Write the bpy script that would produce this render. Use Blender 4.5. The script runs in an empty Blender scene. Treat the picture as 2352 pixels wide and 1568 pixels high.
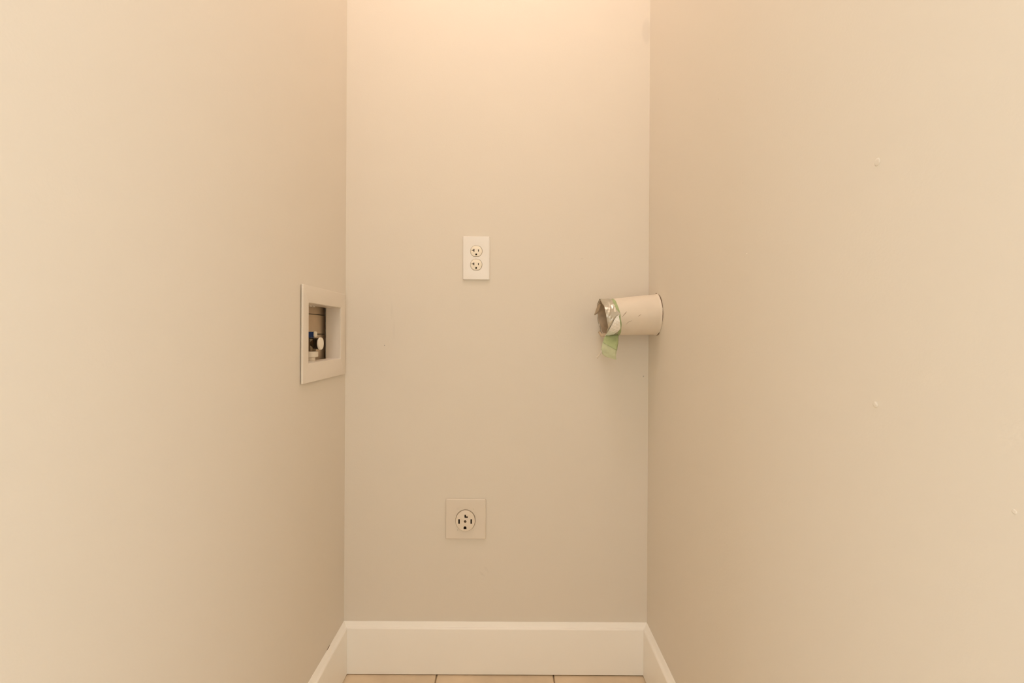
import bpy, bmesh, math, random
from mathutils import Matrix, Vector, noise

# ---------------------------------------------------------------- camera, world, exposure
scene = bpy.context.scene
C = scene.collection
R = math.radians

cam_data = bpy.data.cameras.new('camera')
cam = bpy.data.objects.new('camera', cam_data)
C.objects.link(cam)
cam_data.sensor_width = 36.0
cam_data.lens = 36.0 * 1055.0 / 2352.0          # about 16 mm
cam_data.shift_x = 6.0 / 2352.0
cam_data.shift_y = -16.0 / 2352.0
cam_data.clip_start = 0.02
cam.location = (0, 0, 0.896)
cam.rotation_euler = (R(90), R(-0.3), 0)
scene.camera = cam

world = bpy.data.worlds.new('world')
scene.world = world
world.use_nodes = True
world.node_tree.nodes['Background'].inputs['Color'].default_value = (0.975, 1.0, 0.98, 1)
world.node_tree.nodes['Background'].inputs['Strength'].default_value = 2.63

scene.view_settings.view_transform = 'Standard'
scene.view_settings.look = 'None'
scene.view_settings.gamma = 1.0
scene.view_settings.use_curve_mapping = False
scene.view_settings.exposure = 0.0
scene.cycles.diffuse_bounces = 6
scene.cycles.max_bounces = 8
scene.cycles.adaptive_threshold = 0.05
scene.cycles.adaptive_min_samples = 16

CLOSET_LAMP = 37.3                       # emission of the closet's dome lamp
CLOSET_LAMP_COL = (1.0, 0.855, 0.81)

# ---------------------------------------------------------------- room dimensions (metres)
XL, XR, YB = -0.4356, 0.3694, 1.22       # closet: left wall, right wall, back wall
YF = 0.28                                # closet front (opening to the hall)
HC = 2.80                                # ceiling height
HX0, HX1, HY0 = -2.20, 1.58, -1.2        # hall extents
T = 0.16                                 # wall thickness

# ---------------------------------------------------------------- helpers
def link(name, me, mat=None, parent=None, smooth=False, base=None):
    o = bpy.data.objects.new(name, me)
    C.objects.link(o)
    if mat:
        me.materials.clear()
        me.materials.append(mat)
    if parent:
        o.parent = parent
    if smooth:
        me.polygons.foreach_set('use_smooth', [True] * len(me.polygons))
    return o

def mesh_from(bm, name='m'):
    bmesh.ops.recalc_face_normals(bm, faces=bm.faces)
    me = bpy.data.meshes.new(name)
    bm.to_mesh(me)
    bm.free()
    return me

def add_box(bm, x0, x1, y0, y1, z0, z1):
    v = [bm.verts.new(p) for p in ((x0,y0,z0),(x1,y0,z0),(x1,y1,z0),(x0,y1,z0),
                                   (x0,y0,z1),(x1,y0,z1),(x1,y1,z1),(x0,y1,z1))]
    for f in ((0,3,2,1),(4,5,6,7),(0,1,5,4),(1,2,6,5),(2,3,7,6),(3,0,4,7)):
        bm.faces.new([v[i] for i in f])

def add_loft(bm, rings, closed=True, caps=True):
    vr = [[bm.verts.new(p) for p in r] for r in rings]
    n = len(vr[0])
    for a, b in zip(vr, vr[1:]):
        for i in range(n if closed else n - 1):
            j = (i + 1) % n
            bm.faces.new((a[i], a[j], b[j], b[i]))
    if caps:
        bm.faces.new(vr[0][::-1])
        bm.faces.new(vr[-1])
    return vr

def lathe(profile, n=32):
    """profile: (radius, z) list, turned around local z."""
    bm = bmesh.new()
    add_loft(bm, [[(max(r, 1e-5) * math.cos(2*math.pi*k/n), max(r, 1e-5) * math.sin(2*math.pi*k/n), z)
                   for k in range(n)] for r, z in profile])
    return bm

def add_tube(bm, pts, rad, n=8):
    """a tube with its own radius at every point"""
    rings = []
    for i, p in enumerate(pts):
        p = Vector(p)
        d = (Vector(pts[min(i+1, len(pts)-1)]) - Vector(pts[max(i-1, 0)])).normalized()
        u = d.orthogonal().normalized()
        w = d.cross(u)
        r = rad[i] if isinstance(rad, (list, tuple)) else rad
        rings.append([p + u * r * math.cos(2*math.pi*k/n) + w * r * math.sin(2*math.pi*k/n) for k in range(n)])
    # keep the ring phase from twisting
    for a, b in zip(rings, rings[1:]):
        best = min(range(n), key=lambda s: sum((b[(k+s) % n] - a[k]).length for k in range(n)))
        b[:] = [b[(k+best) % n] for k in range(n)]
    add_loft(bm, rings)

def flat2d(loops, half, bev=0.0, res=3):
    """mesh of a flat plate with holes (outer loop first), 2*(half) thick in z, rounded edges"""
    cu = bpy.data.curves.new('c', 'CURVE')
    cu.dimensions = '2D'
    cu.fill_mode = 'BOTH'
    cu.extrude = half - bev
    cu.bevel_depth = bev
    cu.bevel_resolution = res
    cu.offset = -bev
    for lp in loops:
        sp = cu.splines.new('POLY')
        sp.points.add(len(lp) - 1)
        for q, (x, y) in zip(sp.points, lp):
            q.co = (x, y, 0, 1)
        sp.use_cyclic_u = True
    ob = bpy.data.objects.new('c', cu)
    C.objects.link(ob)
    dg = bpy.context.evaluated_depsgraph_get()
    me = bpy.data.meshes.new_from_object(ob.evaluated_get(dg))
    bpy.data.objects.remove(ob)
    bpy.data.curves.remove(cu)
    bm = bmesh.new()
    bm.from_mesh(me)
    bmesh.ops.remove_doubles(bm, verts=bm.verts, dist=1e-6)
    bmesh.ops.recalc_face_normals(bm, faces=bm.faces)
    bm.to_mesh(me)
    bm.free()
    return me

def rrect(x0, x1, y0, y1, r=0.0, n=6):
    if r <= 0:
        return [(x0,y0),(x1,y0),(x1,y1),(x0,y1)]
    out = []
    for cx, cy, a0 in ((x1-r,y0+r,-90),(x1-r,y1-r,0),(x0+r,y1-r,90),(x0+r,y0+r,180)):
        for k in range(n+1):
            a = R(a0 + 90*k/n)
            out.append((cx + r*math.cos(a), cy + r*math.sin(a)))
    return out

def circle(cx, cy, r, n=40, ry=None):
    ry = ry or r
    return [(cx + r*math.cos(2*math.pi*k/n), cy + ry*math.sin(2*math.pi*k/n)) for k in range(n)]

def trunc_circle(cx, cy, r, h, n=48):
    """round face cut flat at top and bottom"""
    pts = []
    for k in range(n):
        a = 2*math.pi*k/n
        pts.append((cx + r*math.cos(a), cy + max(-h, min(h, r*math.sin(a)))))
    return pts

def arch(cx, y0, w, h, n=12):
    """ground slot: flat at the bottom, round on top"""
    r = w/2
    return [(cx-r, y0), (cx+r, y0)] + [(cx + r*math.cos(math.pi*k/n), y0 + h - r + r*math.sin(math.pi*k/n)) for k in range(n+1)]

ON_BACK = Matrix(((1,0,0,0),(0,0,-1,0),(0,1,0,0),(0,0,0,1)))    # local z -> world -y
ON_LEFT = Matrix(((0,0,1,0),(1,0,0,0),(0,1,0,0),(0,0,0,1)))     # local z -> world +x

def thing(name, label, cat, loc, group=None):
    o = bpy.data.objects.new(name, None)
    C.objects.link(o)
    o.empty_display_size = 0.05
    o.location = loc
    o['label'] = label
    o['category'] = cat
    if group:
        o['group'] = group
    return o

def struct(name, me, mat, smooth=False):
    o = link(name, me, mat, smooth=smooth)
    o['kind'] = 'structure'
    return o

def autosmooth(o, ang=35):
    me = o.data
    me.polygons.foreach_set('use_smooth', [True] * len(me.polygons))
    me.set_sharp_from_angle(angle=R(ang))
    return o

# ---------------------------------------------------------------- materials
def srgb(r, g, b):
    f = lambda c: (c/255/12.92) if c/255 <= 0.04045 else ((c/255 + 0.055)/1.055)**2.4
    return (f(r), f(g), f(b), 1)

def mat(name, col, rough=0.5, metal=0.0, spec=0.5, var=0.0, vscale=20, bump=0.0, bscale=200, detail=3, coat=0.0):
    m = bpy.data.materials.new(name)
    m.use_nodes = True
    nt = m.node_tree
    p = nt.nodes['Principled BSDF']
    p.inputs['Base Color'].default_value = col
    p.inputs['Roughness'].default_value = rough
    p.inputs['Metallic'].default_value = metal
    p.inputs['Specular IOR Level'].default_value = spec
    p.inputs['Coat Weight'].default_value = coat
    tc = nt.nodes.new('ShaderNodeTexCoord')
    if var > 0:
        nz = nt.nodes.new('ShaderNodeTexNoise')
        nz.inputs['Scale'].default_value = vscale
        nz.inputs['Detail'].default_value = detail
        nt.links.new(tc.outputs['Object'], nz.inputs['Vector'])
        mr = nt.nodes.new('ShaderNodeMapRange')
        mr.inputs['From Min'].default_value = 0.3
        mr.inputs['From Max'].default_value = 0.7
        mr.inputs['To Min'].default_value = 1 - var
        mr.inputs['To Max'].default_value = 1 + var
        nt.links.new(nz.outputs['Fac'], mr.inputs['Value'])
        mx = nt.nodes.new('ShaderNodeMix')
        mx.data_type = 'RGBA'
        mx.blend_type = 'MULTIPLY'
        mx.inputs['Factor'].default_value = 1
        mx.inputs['A'].default_value = col
        nt.links.new(mr.outputs['Result'], mx.inputs['B'])
        nt.links.new(mx.outputs['Result'], p.inputs['Base Color'])
    if bump > 0:
        nb = nt.nodes.new('ShaderNodeTexNoise')
        nb.inputs['Scale'].default_value = bscale
        nb.inputs['Detail'].default_value = 2
        nt.links.new(tc.outputs['Object'], nb.inputs['Vector'])
        b = nt.nodes.new('ShaderNodeBump')
        b.inputs['Strength'].default_value = bump
        b.inputs['Distance'].default_value = 0.002
        nt.links.new(nb.outputs['Fac'], b.inputs['Height'])
        nt.links.new(b.outputs['Normal'], p.inputs['Normal'])
    return m

def add_marks(m, marks):
    """stains with a shape of their own: (centre, radii, tilt, strength, softness) in object space"""
    nt = m.node_tree
    p = nt.nodes['Principled BSDF']
    tc = [n for n in nt.nodes if n.type == 'TEX_COORD'][0]
    src = p.inputs['Base Color'].links[0].from_socket if p.inputs['Base Color'].links else None
    col = src
    for c, rad, tilt, strength, soft in marks:
        mp = nt.nodes.new('ShaderNodeMapping')
        mp.vector_type = 'TEXTURE'
        mp.inputs['Location'].default_value = c
        mp.inputs['Rotation'].default_value = (0, R(tilt), 0)
        mp.inputs['Scale'].default_value = rad
        nt.links.new(tc.outputs['Object'], mp.inputs['Vector'])
        ln = nt.nodes.new('ShaderNodeVectorMath')
        ln.operation = 'LENGTH'
        nt.links.new(mp.outputs['Vector'], ln.inputs[0])
        mr = nt.nodes.new('ShaderNodeMapRange')
        mr.interpolation_type = 'SMOOTHSTEP'
        mr.inputs['From Min'].default_value = 1 - soft
        mr.inputs['From Max'].default_value = 1
        mr.inputs['To Min'].default_value = 1 - strength
        mr.inputs['To Max'].default_value = 1
        nt.links.new(ln.outputs['Value'], mr.inputs['Value'])
        mx = nt.nodes.new('ShaderNodeMix')
        mx.data_type = 'RGBA'
        mx.blend_type = 'MULTIPLY'
        mx.inputs['Factor'].default_value = 1
        if col is None:
            mx.inputs['A'].default_value = p.inputs['Base Color'].default_value
        else:
            nt.links.new(col, mx.inputs['A'])
        nt.links.new(mr.outputs['Result'], mx.inputs['B'])
        col = mx.outputs['Result']
    nt.links.new(col, p.inputs['Base Color'])

WALL = srgb(227, 219, 206)
M = {}
M['wall'] = mat('beige_wall_paint', WALL, 0.55, spec=0.3, bump=0.06, bscale=260)
M['wall_back'] = mat('beige_wall_paint_marked', WALL, 0.55, spec=0.3, bump=0.06, bscale=260)
add_marks(M['wall_back'], [
    ((0.360, 1.22, 1.703), (0.015, 1, 0.040), 0, 0.07, 0.45),
    ((-0.3126, 1.22, 0.958), (0.006, 1, 0.034), 0, 0.035, 0.9),
    ((-0.3065, 1.22, 0.910), (0.005, 1, 0.040), 0, 0.035, 0.9),
    ((-0.3317, 1.22, 0.8654), (0.0016, 1, 0.0020), 0, 0.45, 0.6),
    ((0.3567, 1.22, 0.7869), (0.0024, 1, 0.0028), 0, 0.40, 0.6),
    ((0.1921, 1.22, 1.0982), (0.0050, 1, 0.0016), 0, 0.08, 0.6),
    ((-0.0580, 1.22, 0.2725), (0.0050, 1, 0.0140), -40, 0.04, 0.7),
    ((-0.0690, 1.22, 0.2596), (0.0040, 1, 0.0120), -45, 0.05, 0.7)])
M['ceiling'] = mat('white_ceiling_paint', srgb(238, 234, 226), 0.8, spec=0.2, bump=0.08, bscale=150)
M['trim'] = mat('white_trim_paint', srgb(248, 244, 236), 0.35, spec=0.4, bump=0.03, bscale=40)
M['tile'] = mat('tan_ceramic_tile', srgb(222, 201, 172), 0.35, var=0.10, vscale=9, bump=0.05, bscale=60, detail=6)
M['grout'] = mat('brown_grout', srgb(160, 138, 112), 0.9, spec=0.2, var=0.1, vscale=80)
M['plate_white'] = mat('white_plastic', srgb(240, 236, 230), 0.3, spec=0.4)
M['ivory'] = mat('ivory_plastic', srgb(246, 237, 219), 0.3, spec=0.4)
M['painted'] = mat('painted_over_plastic', srgb(227, 217, 203), 0.45, spec=0.35, bump=0.03, bscale=90)
M['almond'] = mat('almond_plastic', srgb(233, 221, 204), 0.35, spec=0.4)
M['slot'] = mat('painted_slot_shade', srgb(22, 12, 6), 0.6, spec=0.2)  # near-black colour painted as the shade inside the sockets
M['frame'] = mat('cream_box_plastic', srgb(229, 220, 207), 0.4, spec=0.4, bump=0.02, bscale=60)
M['board'] = mat('brown_cavity_board', srgb(206, 184, 156), 0.8, spec=0.2, var=0.06, vscale=30, bump=0.1, bscale=60)
M['brass'] = mat('tarnished_valve_metal', srgb(120, 104, 82), 0.35, metal=0.85, var=0.12, vscale=120)
M['thread'] = mat('dark_threaded_metal', srgb(96, 84, 68), 0.3, metal=0.9)
M['cap'] = mat('white_cap_plastic', srgb(238, 228, 210), 0.4)
M['blue'] = mat('blue_lever_coating', srgb(40, 66, 120), 0.4)
M['duct'] = mat('painted_duct_metal', srgb(227, 215, 198), 0.5, spec=0.35, var=0.02, vscale=30, bump=0.25, bscale=45)
M['duct_in'] = mat('dull_duct_inside', srgb(198, 180, 156), 0.6, metal=0.2, var=0.12, vscale=60, bump=0.3, bscale=80)
M['foil'] = mat('wrinkled_foil_tape', srgb(202, 196, 182), 0.34, metal=0.8, var=0.06, vscale=60, bump=0.35, bscale=120)
M['green'] = mat('green_masking_tape', srgb(170, 183, 136), 0.6, spec=0.3, var=0.07, vscale=90, bump=0.2, bscale=160)
M['green_pale'] = mat('pale_green_tape_back', srgb(204, 209, 174), 0.55, spec=0.35, var=0.08, vscale=90, bump=0.3, bscale=160)
M['foil_pale'] = mat('pale_foil', srgb(252, 249, 243), 0.3, metal=0.3, var=0.05, vscale=80, bump=0.3, bscale=150)  # paler and less metallic than the foil band
M['crack'] = mat('dark_crack', srgb(112, 80, 52), 0.9, spec=0.1)
M['lamp_metal'] = mat('white_lamp_metal', srgb(235, 232, 226), 0.4)

def lamp_mat(name, col, s):
    m = bpy.data.materials.new(name)
    m.use_nodes = True
    p = m.node_tree.nodes['Principled BSDF']
    p.inputs['Base Color'].default_value = (0.9, 0.88, 0.84, 1)
    p.inputs['Emission Color'].default_value = (*col, 1)
    p.inputs['Emission Strength'].default_value = s
    return m
M['glow_closet'] = lamp_mat('warm_lit_glass', CLOSET_LAMP_COL, CLOSET_LAMP)

# ---------------------------------------------------------------- the setting
# washer box rough opening in the left wall
HY_A, HY_B, HZ_A, HZ_B = 0.972, 1.2045, 0.806, 0.984

bm = bmesh.new()
add_box(bm, XL - T, XR + T, YB, YB + T, -0.05, HC)
struct('wall_back', mesh_from(bm), M['wall_back'])

bm = bmesh.new()
x0, x1 = XL - T, XL
add_box(bm, x0, x1, YF, HY_A, -0.05, HC)
add_box(bm, x0, x1, HY_B, YB, -0.05, HC)
add_box(bm, x0, x1, HY_A, HY_B, -0.05, HZ_A)
add_box(bm, x0, x1, HY_A, HY_B, HZ_B, HC)
add_box(bm, x0, x0 + 0.05, HY_A, HY_B, HZ_A, HZ_B)
wall_left = struct('wall_left', mesh_from(bm), M['wall'])

bm = bmesh.new()
add_box(bm, XR, XR + T, YF, YB, -0.05, HC)
wall_right = struct('wall_right', mesh_from(bm), M['wall'])

bm = bmesh.new()                                   # hall wall around the closet opening
add_box(bm, HX0 - 0.1, XL, YF - 0.10, YF, -0.05, HC)
add_box(bm, XR, HX1 + 0.1, YF - 0.10, YF, -0.05, HC)
add_box(bm, XL, XR, YF - 0.10, YF, 2.06, HC)
struct('wall_front', mesh_from(bm), M['wall'])
bm = bmesh.new()                                   # hall wall facing the closet, with an unseen gap added to brighten the back wall
add_box(bm, HX0 - 0.1, -0.23, HY0 - 0.1, HY0, -0.05, HC)
add_box(bm, 0.17, HX1 + 0.1, HY0 - 0.1, HY0, -0.05, HC)
add_box(bm, -0.23, 0.17, HY0 - 0.1, HY0, 2.04, HC)
struct('wall_hall', mesh_from(bm), M['wall'])
bm = bmesh.new(); add_box(bm, HX0 - 0.1, HX1 + 0.1, HY0 - 0.1, YB + T, HC, HC + 0.1)
struct('ceiling', mesh_from(bm), M['ceiling'])

# floor: grout bed with every tile a piece of its own
bm = bmesh.new(); add_box(bm, HX0 - 0.1, HX1 + 0.1, HY0 - 0.1, YB + T, -0.06, -0.0035)
floor = struct('floor', mesh_from(bm), M['grout'])
tile_cache = {}
def tile_mesh(w, d):
    k = (round(w, 4), round(d, 4))
    if k not in tile_cache:
        b = min(0.0015, w/4, d/4)
        bm = bmesh.new()
        def rg(i, z):
            return [(-w/2+i, -d/2+i, z), (w/2-i, -d/2+i, z), (w/2-i, d/2-i, z), (-w/2+i, d/2-i, z)]
        add_loft(bm, [rg(0, -0.0035), rg(0, -b), rg(b, 0)])
        tile_cache[k] = mesh_from(bm, 'tile')
        tile_cache[k].materials.append(M['tile'])
    return tile_cache[k]
PIT, GAP, TX0, TY0 = 0.3071, 0.0032, -0.1864, 1.085
for rx0, rx1, ry0, ry1 in ((XL + 0.002, XR - 0.002, YF - 0.10, YB - 0.002), (HX0 + 0.002, HX1 - 0.002, HY0 + 0.002, YF - 0.10)):
    for i in range(-7, 6):
        for j in range(-12, 3):
            a0, a1 = TX0 + i*PIT + GAP/2, TX0 + (i+1)*PIT - GAP/2
            b0, b1 = TY0 + j*PIT + GAP/2, TY0 + (j+1)*PIT - GAP/2
            a0, a1, b0, b1 = max(a0, rx0), min(a1, rx1), max(b0, ry0), min(b1, ry1)
            if a1 - a0 < 0.01 or b1 - b0 < 0.01:
                continue
            o = bpy.data.objects.new('tile', tile_mesh(a1-a0, b1-b0))
            C.objects.link(o)
            o.location = ((a0+a1)/2, (b0+b1)/2, 0)
            o.parent = floor

# baseboards: flat face, rounded chamfer on top, mitred in the corners
BT, BH = 0.0135, 0.134
prof = [(0.0002, 0.0030), (BT, 0.0030), (BT, 0.1195)]
for k in range(1, 7):
    a = R(90*k/6)
    prof.append((BT - 0.0045*(1-math.cos(a)), 0.1195 + 0.0045*math.sin(a)))
prof += [(0.0065, 0.1262), (0.0035, 0.1318), (0.0016, BH), (0.0002, BH)]
def wob(s, k):
    return 0.0006 * noise.noise((s*7.0, k*3.1, 0.5))
bm = bmesh.new()
N = 24
rings = []
for q in range(N + 1):
    t = q / N
    rings.append([(XL + o_ + (XR - XL - 2*o_)*t, YB - o_, z + (wob(t, 1) if z > 0.125 else 0)) for o_, z in prof])
add_loft(bm, rings)
base_back = struct('baseboard_back', mesh_from(bm), M['trim'])
autosmooth(base_back)
for nm, xw, sg in (('baseboard_left', XL, 1), ('baseboard_right', XR, -1)):
    bm = bmesh.new()
    rings = []
    for q in range(N + 1):
        t = q / N
        rings.append([(xw + sg*o_, YF + (YB - o_ - YF)*t, z + (wob(t, 2 + sg) if z > 0.125 else 0)) for o_, z in prof])
    add_loft(bm, rings)
    bb = struct(nm, mesh_from(bm), M['trim'])
    autosmooth(bb)
    if sg == 1:                                    # open joint where the caulk has parted
        bm = bmesh.new()
        add_tube(bm, [(XL + 0.0006, 1.104, 0.1345), (XL + 0.0010, 1.114, 0.1348), (XL + 0.0006, 1.125, 0.1345)], [0.0002, 0.0007, 0.0002], 6)
        link('caulk_gap', mesh_from(bm), M['crack'], bb)

# nail pops and paint chips in the right wall
def bump_mesh(r, h, lip):
    bm = bmesh.new()
    n, rr = 20, [1, .85, .6, .35, .12]
    rings = []
    for f in rr:
        z = h * (1 - f*f)**0.5 + (lip if 0.3 < f < 0.7 else 0)
        rings.append([(z, r*f*math.cos(2*math.pi*k/n)*(1+.08*math.sin(3*k)), r*f*math.sin(2*math.pi*k/n)) for k in range(n)])
    rings[0] = [(-0.0002, y, z) for _, y, z in rings[0]]
    add_loft(bm, rings)
    me = mesh_from(bm)
    me.transform(Matrix.Scale(-1, 4, (1, 0, 0)))
    me.flip_normals()
    return me
for y, z, r, h in ((0.4623, 1.0715, 0.0042, 0.0007), (0.4629, 0.8273, 0.0034, 0.0010), (0.7164, 1.0229, 0.0020, 0.0006),
                   (0.8167, 1.316, 0.0016, 0.0005), (0.3354, 0.7686, 0.0020, 0.0004), (0.7296, 1.1393, 0.0018, 0.0003)):
    o = link('nail_pop', bump_mesh(r, h, 0.0001), M['wall'], wall_right, smooth=True)
    o.location = (XR, y, z)

# ---------------------------------------------------------------- ceiling lamps (above the picture)
def dome_lamp(label, loc, r, glow):
    t = thing('ceiling_lamp', label, 'lamp', loc)
    autosmooth(link('canopy', mesh_from(lathe([(0, 0), (r*1.05, 0), (r*1.08, -0.006), (r*1.08, -0.018), (r*1.0, -0.024), (0, -0.024)])), M['lamp_metal'], t))
    pr = [(r*0.97, -0.024)] + [(r*0.97*math.cos(R(a)), -0.024 - r*0.5*math.sin(R(a))) for a in range(15, 90, 15)] + [(0, -0.024 - r*0.5)]
    link('glass_dome', mesh_from(lathe(pr, 20)), M[glow], t, smooth=True)
    link('finial', mesh_from(lathe([(0, -0.026 - r*0.5), (0.006, -0.023 - r*0.5), (0.008, -0.028 - r*0.5), (0.005, -0.036 - r*0.5), (0, -0.038 - r*0.5)], 16)), M['lamp_metal'], t, smooth=True)
    return t
dome_lamp('warm glowing dome lamp on the closet ceiling', (-0.03, 0.56, HC), 0.14, 'glow_closet')

# ---------------------------------------------------------------- duplex outlet on the back wall
OX, OZ = -0.0886, 1.0977
t = thing('duplex_outlet', 'white duplex wall outlet with two ivory sockets on the back wall', 'outlet', (OX, YB, OZ - 0.0573))
def on_back(me, off=0.0):
    """plate centre is the origin, z = distance from the wall"""
    me.transform(Matrix.Translation((0, -off, 0.0573)) @ ON_BACK)
    return me
K = 0.0001029                                      # metres per unit of the measured drawing
SP = 0.0179                                        # half the spacing of the two sockets
pl = flat2d([rrect(-0.0355, 0.0355, -0.0573, 0.0573, 0.0022)] +
            [trunc_circle(0, s*SP, 0.0154, 0.0139) for s in (1, -1)], 0.0030, 0.0022)
autosmooth(link('cover_plate', on_back(pl, 0.0030), M['plate_white'], t), 50)
for s in (1, -1):
    c = s*SP
    def q(px, py):
        return ((px - 830)*K, c - (py - 628)*K)
    tslot = [q(712, 597), q(760, 597), q(760, 570), q(782, 570), q(782, 642), q(760, 642), q(760, 615), q(712, 615)]
    sslot = [q(875, 580), q(895, 580), q(895, 638), q(875, 638)]
    gx, gy = q(828, 730)
    face = flat2d([trunc_circle(0, c, 0.0150, 0.0135), tslot[::-1], sslot[::-1], arch(gx, gy, 0.0046, 0.0046)[::-1]], 0.0034, 0.0004, 1)
    rec = autosmooth(link('socket', on_back(face, 0.0034), M['ivory'], t), 50)
    link('slot_shade_disc', on_back(flat2d([trunc_circle(0, c, 0.0142, 0.0125)], 0.0023), 0.0025), M['slot'], rec)  # solid dark disc stands in for shade deep in the slots
sc = lathe([(0, 0.0058), (0.0022, 0.0058), (0.0021, 0.0063), (0.0014, 0.0067), (0, 0.0068)], 16)
link('screw', on_back(mesh_from(sc)), M['plate_white'], t, smooth=True)

# ---------------------------------------------------------------- dryer outlet lower on the back wall
DX, DZ = -0.1129, 0.4074
t = thing('dryer_outlet', 'square beige dryer outlet with round four-slot socket above the back baseboard', 'outlet', (DX, YB, DZ - 0.0530))
def on_back2(me, off=0.0):
    me.transform(Matrix.Translation((0, -off, 0.0530)) @ ON_BACK)
    return me
k2 = 1/17013.0
ccx, ccz = -0.0006, -0.0029
def q2(px, py):
    return (ccx + (px - 772)*k2, ccz - (py - 865)*k2)
pl = flat2d([rrect(-0.0533, 0.0533, -0.0530, 0.0530, 0.003), circle(ccx, ccz, 0.0259, 64, 0.0275)], 0.0030, 0.0024)
autosmooth(link('cover_plate', on_back2(pl, 0.0030), M['painted'], t), 50)
Lslot = [q2(732, 585), q2(797, 585), q2(797, 662), q2(882, 662), q2(882, 728), q2(732, 728)]
ls = [q2(457, 785), q2(525, 785), q2(525, 1000), q2(457, 1000)]
rs = [q2(1003, 785), q2(1067, 785), q2(1067, 1000), q2(1003, 1000)]
gx, gy = q2(760, 1235)
hx, hy = q2(764, 893)
face = flat2d([circle(ccx, ccz, 0.0252, 72, 0.0268), Lslot[::-1], ls[::-1], rs[::-1],
               arch(gx, gy, 0.0078, 0.0078)[::-1], circle(hx, hy, 0.0034, 20)[::-1]], 0.0055, 0.0008, 2)
rec = autosmooth(link('socket', on_back2(face, 0.0055), M['almond'], t), 50)
link('slot_shade_disc', on_back2(flat2d([circle(ccx, ccz, 0.0232, 40, 0.0245)], 0.0043), 0.0045), M['slot'], rec)  # dark disc here too, painting the shade behind the dryer slots
sc = lathe([(0, 0.0088), (0.0026, 0.0088), (0.0026, 0.0094), (0.0018, 0.0100), (0, 0.0101)], 16)
me = mesh_from(sc); me.transform(Matrix.Translation((hx, hy - 0.0019, 0)))
link('screw', on_back2(me), M['brass'], rec, smooth=True)
def mark(pts, r=0.0006):
    bm = bmesh.new()
    add_tube(bm, [(x, y, 0.0060) for x, y in pts], r, 6)
    link('embossed_mark', on_back2(mesh_from(bm)), M['painted'], t, smooth=True)
mx_, mz_ = 0.0207, 0.0268
mark([(-mx_ - 0.0012, mz_ + 0.0016), (-mx_ - 0.0010, mz_), (-mx_ + 0.0010, mz_ - 0.0012)])
mark([(mx_ - 0.0016, mz_ + 0.0010), (mx_ + 0.0018, mz_ + 0.0010), (mx_ + 0.0004, mz_ - 0.0012)])
mark([(-mx_ - 0.0008, -mz_ - 0.0006), (-mx_ - 0.0006, -mz_ - 0.0030)])
mark([(mx_ + 0.0004, -mz_ - 0.0006), (mx_ + 0.0010, -mz_ - 0.0030)])

# ---------------------------------------------------------------- washer supply box in the left wall
PY0, PY1, PZ0, PZ1 = 0.9555, 1.206, 0.790, 0.999     # plate
QY0, QY1, QZ0, QZ1 = 0.983, 1.174, 0.832, 0.962      # opening
base = Vector((XL, (PY0+PY1)/2, PZ0))
t = thing('washer_supply_box', 'cream rectangular recessed washer supply box set into the left wall', 'supply box', base)
def on_left(me):
    """drawn with x = world y, y = world z, z = distance out of the wall"""
    me.transform(Matrix.Translation((XL - base.x, -base.y, -base.z)) @ ON_LEFT)
    return me
pl = flat2d([rrect(PY0, PY1, PZ0, PZ1, 0.002), rrect(QY0, QY1, QZ0, QZ1, 0.001, 3)[::-1]], 0.0022, 0.0009, 2)
pl.transform(Matrix.Translation((0, 0, 0.0024)))
for v in pl.vertices:                               # the near edge stands a little off the wall
    v.co.z += 0.0018*(PY1 - v.co.x)/(PY1 - PY0)
fp = autosmooth(link('face_plate', on_left(pl), M['frame'], t), 50)
sl = flat2d([rrect(QY0 - 0.002, QY1 + 0.002, QZ0 - 0.002, QZ1 + 0.002, 0.002, 3), rrect(QY0 + 0.0005, QY1 - 0.0005, QZ0 + 0.0005, QZ1 - 0.0005, 0.001, 3)[::-1]], 0.0170)
sl.transform(Matrix.Translation((0, 0, -0.0162)))
autosmooth(link('box_sleeve', on_left(sl), M['frame'], t), 50)
XBK = -0.0465                                        # cavity back, from the wall face
for z0, z1, dz in ((0.9445, 0.982, -0.002), (0.8955, 0.9425, 0.0), (0.808, 0.8935, 0.0)):
    bm = bmesh.new()
    add_box(bm, HY_A + 0.002, HY_B - 0.002, z0, z1, XBK - 0.006, XBK + dz)
    link('back_board', on_left(mesh_from(bm)), M['board'], t)
for y, z in ((1.075, QZ1 - 0.001), (1.092, QZ1 - 0.001), (1.085, QZ0 + 0.001)):   # broken tabs on the sleeve's edge
    bm = bmesh.new()
    add_box(bm, y - 0.006, y + 0.006, z - 0.0022, z + 0.0022, -0.0335, -0.0290)
    link('knockout_tab', on_left(mesh_from(bm)), M['frame'], t)
mk = flat2d([rrect(1.082, 1.108, 0.9675, 0.981, 0.001, 2), rrect(1.0835, 1.1065, 0.969, 0.9795, 0.001, 2)[::-1]], 0.0003)
mk.transform(Matrix.Translation((0, 0, 0.0046)))
link('embossed_mark', on_left(mk), M['frame'], t)

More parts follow.
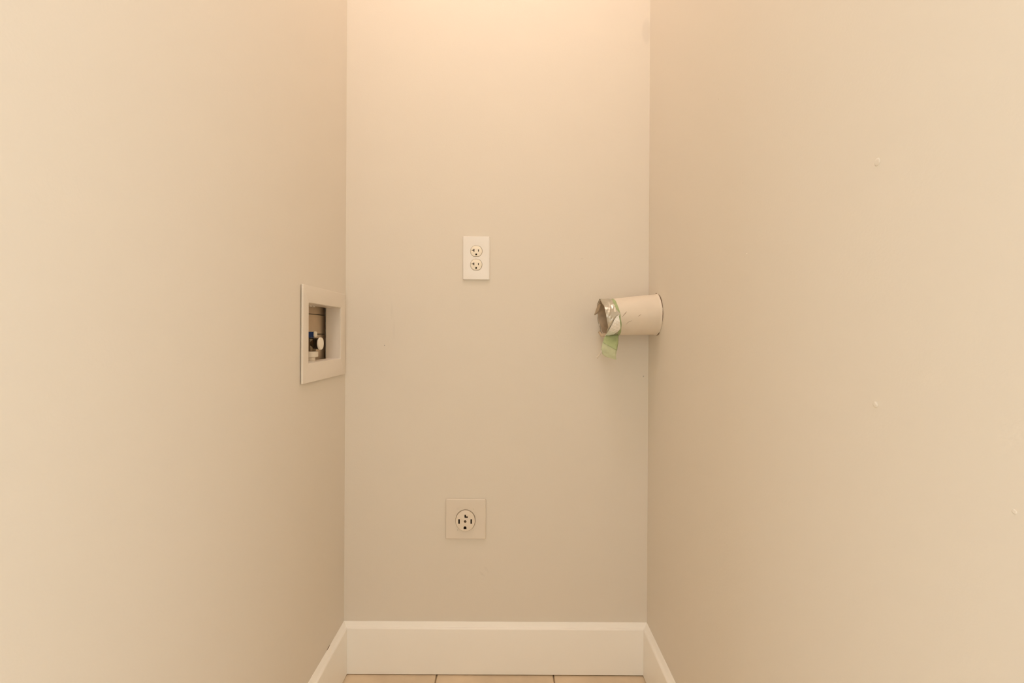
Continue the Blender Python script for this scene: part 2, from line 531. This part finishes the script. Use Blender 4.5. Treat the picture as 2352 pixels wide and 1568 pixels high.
# shut-off valve standing in the box
VY, VX, VZ = 1.068, -0.4625, 0.8727
t = thing('shutoff_valve', 'metal shut-off valve with blue lever and white capped outlet inside the washer box', 'valve', (VX, VY, 0.828))
def part_z(name, prof, m, z0, n=32, smooth=True):
    me = mesh_from(lathe(prof, n)); me.transform(Matrix.Translation((0, 0, z0 - 0.828)))
    return autosmooth(link(name, me, m, t), 40)
part_z('inlet_pipe', [(0, 0.0), (0.0108, 0.0), (0.0108, 0.0087), (0, 0.0087)], M['cap'], 0.8328)
part_z('collar', [(0, 0.0), (0.0158, 0.0), (0.0168, 0.001), (0.0168, 0.012), (0.0158, 0.013), (0, 0.013)], M['cap'], 0.8415)
part_z('valve_body', [(0, 0), (0.0115, 0), (0.0122, 0.002), (0.0122, 0.026), (0.0120, 0.029), (0.0075, 0.031), (0.0075, 0.036), (0, 0.036)], M['brass'], 0.8545)
ROTX = Matrix.Rotation(R(90), 4, 'Y')                # lathe axis -> world +x
# threaded outlet
pr = [(0, 0.004)]
z = 0.010
pr += [(0.0120, 0.004), (0.0120, 0.010)]
while z < 0.0200:
    pr += [(0.0136, z + 0.0006), (0.0136, z + 0.0014), (0.0120, z + 0.0020), (0.0120, z + 0.0026)]
    z += 0.0027
pr += [(0, z)]
me = mesh_from(lathe(pr, 32)); me.transform(Matrix.Translation((0, 0, VZ - 0.828)) @ ROTX)
outlet = autosmooth(link('threaded_outlet', me, M['thread'], t), 40)
me = mesh_from(lathe([(0, z + 0.0002), (0.0136, z + 0.0002), (0.0143, z + 0.001), (0.0143, z + 0.0038), (0.0136, z + 0.0048), (0, z + 0.0052)], 32))
me.transform(Matrix.Translation((0, 0, VZ - 0.828)) @ ROTX)
autosmooth(link('end_cap', me, M['cap'], outlet), 40)
# lever handle
bm = bmesh.new(); add_box(bm, -0.014, 0.0100, -0.0100, 0.0065, 0.0585, 0.0720)
bmesh.ops.bevel(bm, geom=list(bm.edges), offset=0.0015, segments=2, affect='EDGES')
lever = autosmooth(link('lever', mesh_from(bm), M['blue'], t), 40)
bm = bmesh.new(); add_box(bm, 0.0098, 0.0140, -0.0090, 0.0060, 0.0595, 0.0728)
bmesh.ops.bevel(bm, geom=list(bm.edges), offset=0.0018, segments=2, affect='EDGES')
autosmooth(link('lever_tip', mesh_from(bm), M['cap'], lever), 40)

# ---------------------------------------------------------------- dryer duct stub through the right wall
DYC = 1.157
t = thing('dryer_duct', 'beige painted dryer duct stub with torn taped end sticking out of the right wall', 'duct', (XR, DYC, 0.90))
NA = 96
def lerp(a, b, u):
    return a + (b - a)*u
def x_end(a):
    return 0.2335 - 0.0070*math.sin(a) + 0.0018*noise.noise((math.cos(a)*2.5, math.sin(a)*2.5, 3.3)) + 0.0016*max(0, -math.sin(a))*math.sin(9*a)
def duct_pt(x, a, off=0.0, crumple=1.0):
    u = (XR - x) / (XR - 0.2335)
    u = max(0.0, u)
    v = min(1.0, u)**1.3
    zc = lerp(0.9480, 0.9375, v)
    rz = lerp(0.0508, 0.0432, v)
    ry = lerp(0.0508, 0.0540, v)
    ca, sa = math.cos(a), math.sin(a)
    pk = 0.0035*v*v*math.exp(-((a - R(92))/0.30)**2)          # pinched peak at the top of the open end
    n = noise.noise((x*38, ca*1.9, sa*1.9)) * 0.0011 * (0.35 + v) * crumple
    n += noise.noise((x*110, ca*5, sa*5)) * 0.0004 * (0.3 + v) * crumple
    return (x, DYC + (ry + off + n)*ca, zc + (rz + off + n + pk)*sa)
def duct_skin(xa, xb, ns, off, crumple=1.0, extra=None):
    rings = []
    for s in range(ns + 1):
        f = s / ns
        ring = []
        for k in range(NA):
            a = 2*math.pi*k/NA
            x = lerp(xa(a), xb(a), f)
            e = extra(f, a) if extra else 0.0
            ring.append(duct_pt(x, a, off + e, crumple))
        rings.append(ring)
    return rings
def shell(name, xa, xb, ns, off, th, m, parent, extra=None):
    """thin-walled sleeve following the duct"""
    o_r = duct_skin(xa, xb, ns, off, 1.0, extra)
    i_r = duct_skin(xa, xb, ns, off - th, 1.0, extra)
    bm = bmesh.new()
    rings = o_r + i_r[::-1]
    vr = [[bm.verts.new(p) for p in r] for r in rings]
    L = len(vr)
    for s in range(L):
        A, B = vr[s], vr[(s+1) % L]
        for k in range(NA):
            j = (k+1) % NA
            bm.faces.new((A[k], A[j], B[j], B[k]))
    me = mesh_from(bm)
    me.transform(Matrix.Translation((-XR, -DYC, -0.90)))
    return autosmooth(link(name, me, m, parent), 45)
XW = XR - 0.0006
shell('duct_tube', lambda a: XW, lambda a: x_end(a) + 0.0008, 40, 0.0, 0.0009, M['duct'], t)
shell('inner_liner', lambda a: XW, lambda a: x_end(a) + 0.0016, 24, -0.0011, 0.0006, M['duct_in'], t)
xg = lambda a: 0.2670 - 0.0080*math.sin(a) + 0.0012*noise.noise((math.cos(a)*3, math.sin(a)*3, 9))
shell('green_tape_band', xg, lambda a: x_end(a) + 0.0030, 14, 0.0007, 0.0005, M['green'], t)
def wrinkle(f, a):
    w = 0.0
    for d, amp, fr, ph in ((0.9, 0.0012, 7, 0.3), (-1.6, 0.0010, 11, 1.7), (2.6, 0.0007, 17, 4.0)):
        s = math.sin(fr*a + d*fr*f*0.35 + ph + 2*noise.noise((f*2, a*1.5, ph)))
        w += amp * (abs(s)**0.6 - 0.6)
    return w*0.55 + 0.0006
xf = lambda a: xg(a) - 0.0085 - 0.0015*noise.noise((math.cos(a)*4, math.sin(a)*4, 2)) + 0.0085*math.exp(-((a - R(172))/0.16)**2)
NA, NA_ = 44, NA
foil = shell('foil_tape_band', xf, lambda a: x_end(a), 6, 0.0020, 0.0004, M['foil'], t, wrinkle)
foil.data.polygons.foreach_set('use_smooth', [False]*len(foil.data.polygons))
NA = NA_

def to_local(p):
    return (p[0] - XR, p[1] - DYC, p[2] - 0.90)
# cracked caulk ring at the wall
bm = bmesh.new()
nn = 96
ring0 = []
for k in range(nn):
    a = 2*math.pi*k/nn
    r0 = 0.0032 + 0.0010*noise.noise((math.cos(a)*3, math.sin(a)*3, 5))
    cs = []
    for dx, dr in ((0.0004, -0.0006), (0.0004, r0*0.55), (0.0020, r0*0.40), (0.0040, 0.0004), (0.0070, -0.0003)):
        p = duct_pt(XR - dx, a, dr)
        cs.append(to_local(p))
    ring0.append(cs)
vr = [[bm.verts.new(p) for p in r] for r in ring0]
for k in range(nn):
    A, B = vr[k], vr[(k+1) % nn]
    for i in range(5):
        j = (i+1) % 5
        bm.faces.new((A[i], A[j], B[j], B[i]))
autosmooth(link('caulk_ring', mesh_from(bm), M['duct'], t), 50)
def crack(pts, r):
    bm = bmesh.new()
    add_tube(bm, [to_local(p) for p in pts], r, 6)
    link('crack', mesh_from(bm), M['crack'], t, smooth=True)
for a0, a1, w in ((60, 76, 0.0007), (86, 100, 0.0006), (112, 165, 0.0008), (168, 200, 0.0005), (236, 262, 0.0008)):
    pts = []
    for k in range(13):
        a = R(180 - lerp(a0, a1, k/12) + 180) if False else R(lerp(a0, a1, k/12))
        pts.append(duct_pt(XR - 0.0010, a, 0.0024 + 0.0004*math.sin(k*1.7)))
    crack(pts, [w*(0.25 + 0.75*math.sin(math.pi*k/12)) for k in range(13)])
def on_skin(x, z):
    """point of the duct's near side at that x and height"""
    best = min((R(120 + q*0.5) for q in range(241)), key=lambda a: abs(duct_pt(x, a)[2] - z))
    p = duct_pt(x, best, 0.0001)
    return p
for pts, w in ((((0.2715, 0.9394), (0.2757, 0.9457), (0.2790, 0.9490), (0.2820, 0.9531)), 0.00045),
               (((0.3093, 0.9406), (0.3128, 0.9440), (0.3166, 0.9459)), 0.0004),
               (((0.2811, 0.9216), (0.2850, 0.9255), (0.2894, 0.9290), (0.2957, 0.9311)), 0.00025)):
    pp = [on_skin(x, z) for x, z in pts]
    crack(pp, [w*(0.4 if k in (0, len(pp)-1) else 1.0) for k in range(len(pp))])

def skin_pt(x, z, off):
    best = min((R(120 + q*0.5) for q in range(281)), key=lambda a: abs(duct_pt(x, a)[2] - z))
    return duct_pt(x, best, off)

def solid_sheet(rows, th):
    """thin sheet through rows of points, given real thickness"""
    bm = bmesh.new()
    vs = [[bm.verts.new(to_local(p)) for p in r] for r in rows]
    for a, b in zip(vs, vs[1:]):
        for i in range(len(a) - 1):
            bm.faces.new((a[i], a[i+1], b[i+1], b[i]))
    bmesh.ops.recalc_face_normals(bm, faces=bm.faces)
    bmesh.ops.solidify(bm, geom=list(bm.faces), thickness=th)
    return mesh_from(bm)
def strip(L, Rr, nc=8, nr=6, wv=0.0008, seed=0):
    rows = []
    for (l0, l1), (r0, r1) in zip(zip(L, L[1:]), zip(Rr, Rr[1:])):
        for s in range(nr + (1 if l1 is L[-1] else 0)):
            f = s/nr
            A = Vector(l0).lerp(Vector(l1), f); B = Vector(r0).lerp(Vector(r1), f)
            row = []
            for c in range(nc + 1):
                p = A.lerp(B, c/nc)
                p.y += wv*noise.noise((p.x*120, p.z*120, seed))*2
                p.z += wv*0.6*noise.noise((p.x*200, p.z*60, seed + 4))
                row.append(p)
            rows.append(row)
    return rows
up = strip([(0.2390, 1.138, 0.8965), (0.2310, 1.124, 0.8860), (0.2273, 1.115, 0.8771)],
           [(0.2701, 1.138, 0.8965), (0.2660, 1.122, 0.8760), (0.2612, 1.115, 0.8583)], seed=1)
tail = link('tape_tail', solid_sheet(up, 0.0004), M['green'], t, smooth=True)
lo = strip([(0.2272, 1.1165, 0.8795), (0.2231, 1.119, 0.8600), (0.2270, 1.121, 0.8500), (0.2340, 1.124, 0.8435)],
           [(0.2618, 1.1165, 0.8605), (0.2606, 1.120, 0.8500), (0.2606, 1.124, 0.8420), (0.2624, 1.127, 0.8352)], wv=0.0012, seed=7)
link('folded_tape_end', solid_sheet(lo, 0.0004), M['green_pale'], tail, smooth=True)
tip = strip([(0.2236, 1.118, 0.8600), (0.2200, 1.122, 0.8500), (0.2136, 1.128, 0.8410)],
            [(0.2262, 1.119, 0.8540), (0.2225, 1.124, 0.8465), (0.2165, 1.129, 0.8375)], nc=2, nr=4, seed=11)
link('torn_strip', solid_sheet(tip, 0.0004), M['frame'], tail, smooth=True)
# torn flaps at the open end
fl = strip([(0.2300, 1.172, 0.9770), (0.2262, 1.190, 0.9670), (0.2238, 1.200, 0.9560), (0.2216, 1.203, 0.9500)],
           [(0.2340, 1.174, 0.9740), (0.2320, 1.195, 0.9560), (0.2270, 1.203, 0.9500), (0.2230, 1.204, 0.9480)], nc=3, nr=5, seed=21)
link('torn_flap', solid_sheet(fl, 0.0005), M['duct_in'], t, smooth=True)
fl = strip([(0.2320, 1.182, 0.9080), (0.2345, 1.165, 0.9000), (0.2400, 1.140, 0.9010)],
           [(0.2285, 1.184, 0.9030), (0.2320, 1.166, 0.8920), (0.2385, 1.138, 0.8925)], nc=3, nr=5, wv=0.0015, seed=31)
link('torn_flap', solid_sheet(fl, 0.0005), M['duct_in'], t, smooth=True)

# paler, less metallic patch over the foil, low on the near side
rows = []
for k in range(13):
    f = k/12
    z = lerp(0.9440, 0.9010, f)
    xl, xr = lerp(0.2560, 0.2355, f**0.8), lerp(0.2610, 0.2680, min(1, f*1.6)) - 0.012*max(0, f - 0.75)*4
    rows.append([Vector(skin_pt(lerp(xl, xr, c/8), z - 0.004*(1 - c/8), 0.0036 + 0.0012*abs(math.sin(c*0.7 + k*1.45)))) for c in range(9)])
o = link('pale_foil_patch', solid_sheet(rows, 0.0003), M['foil_pale'], t)
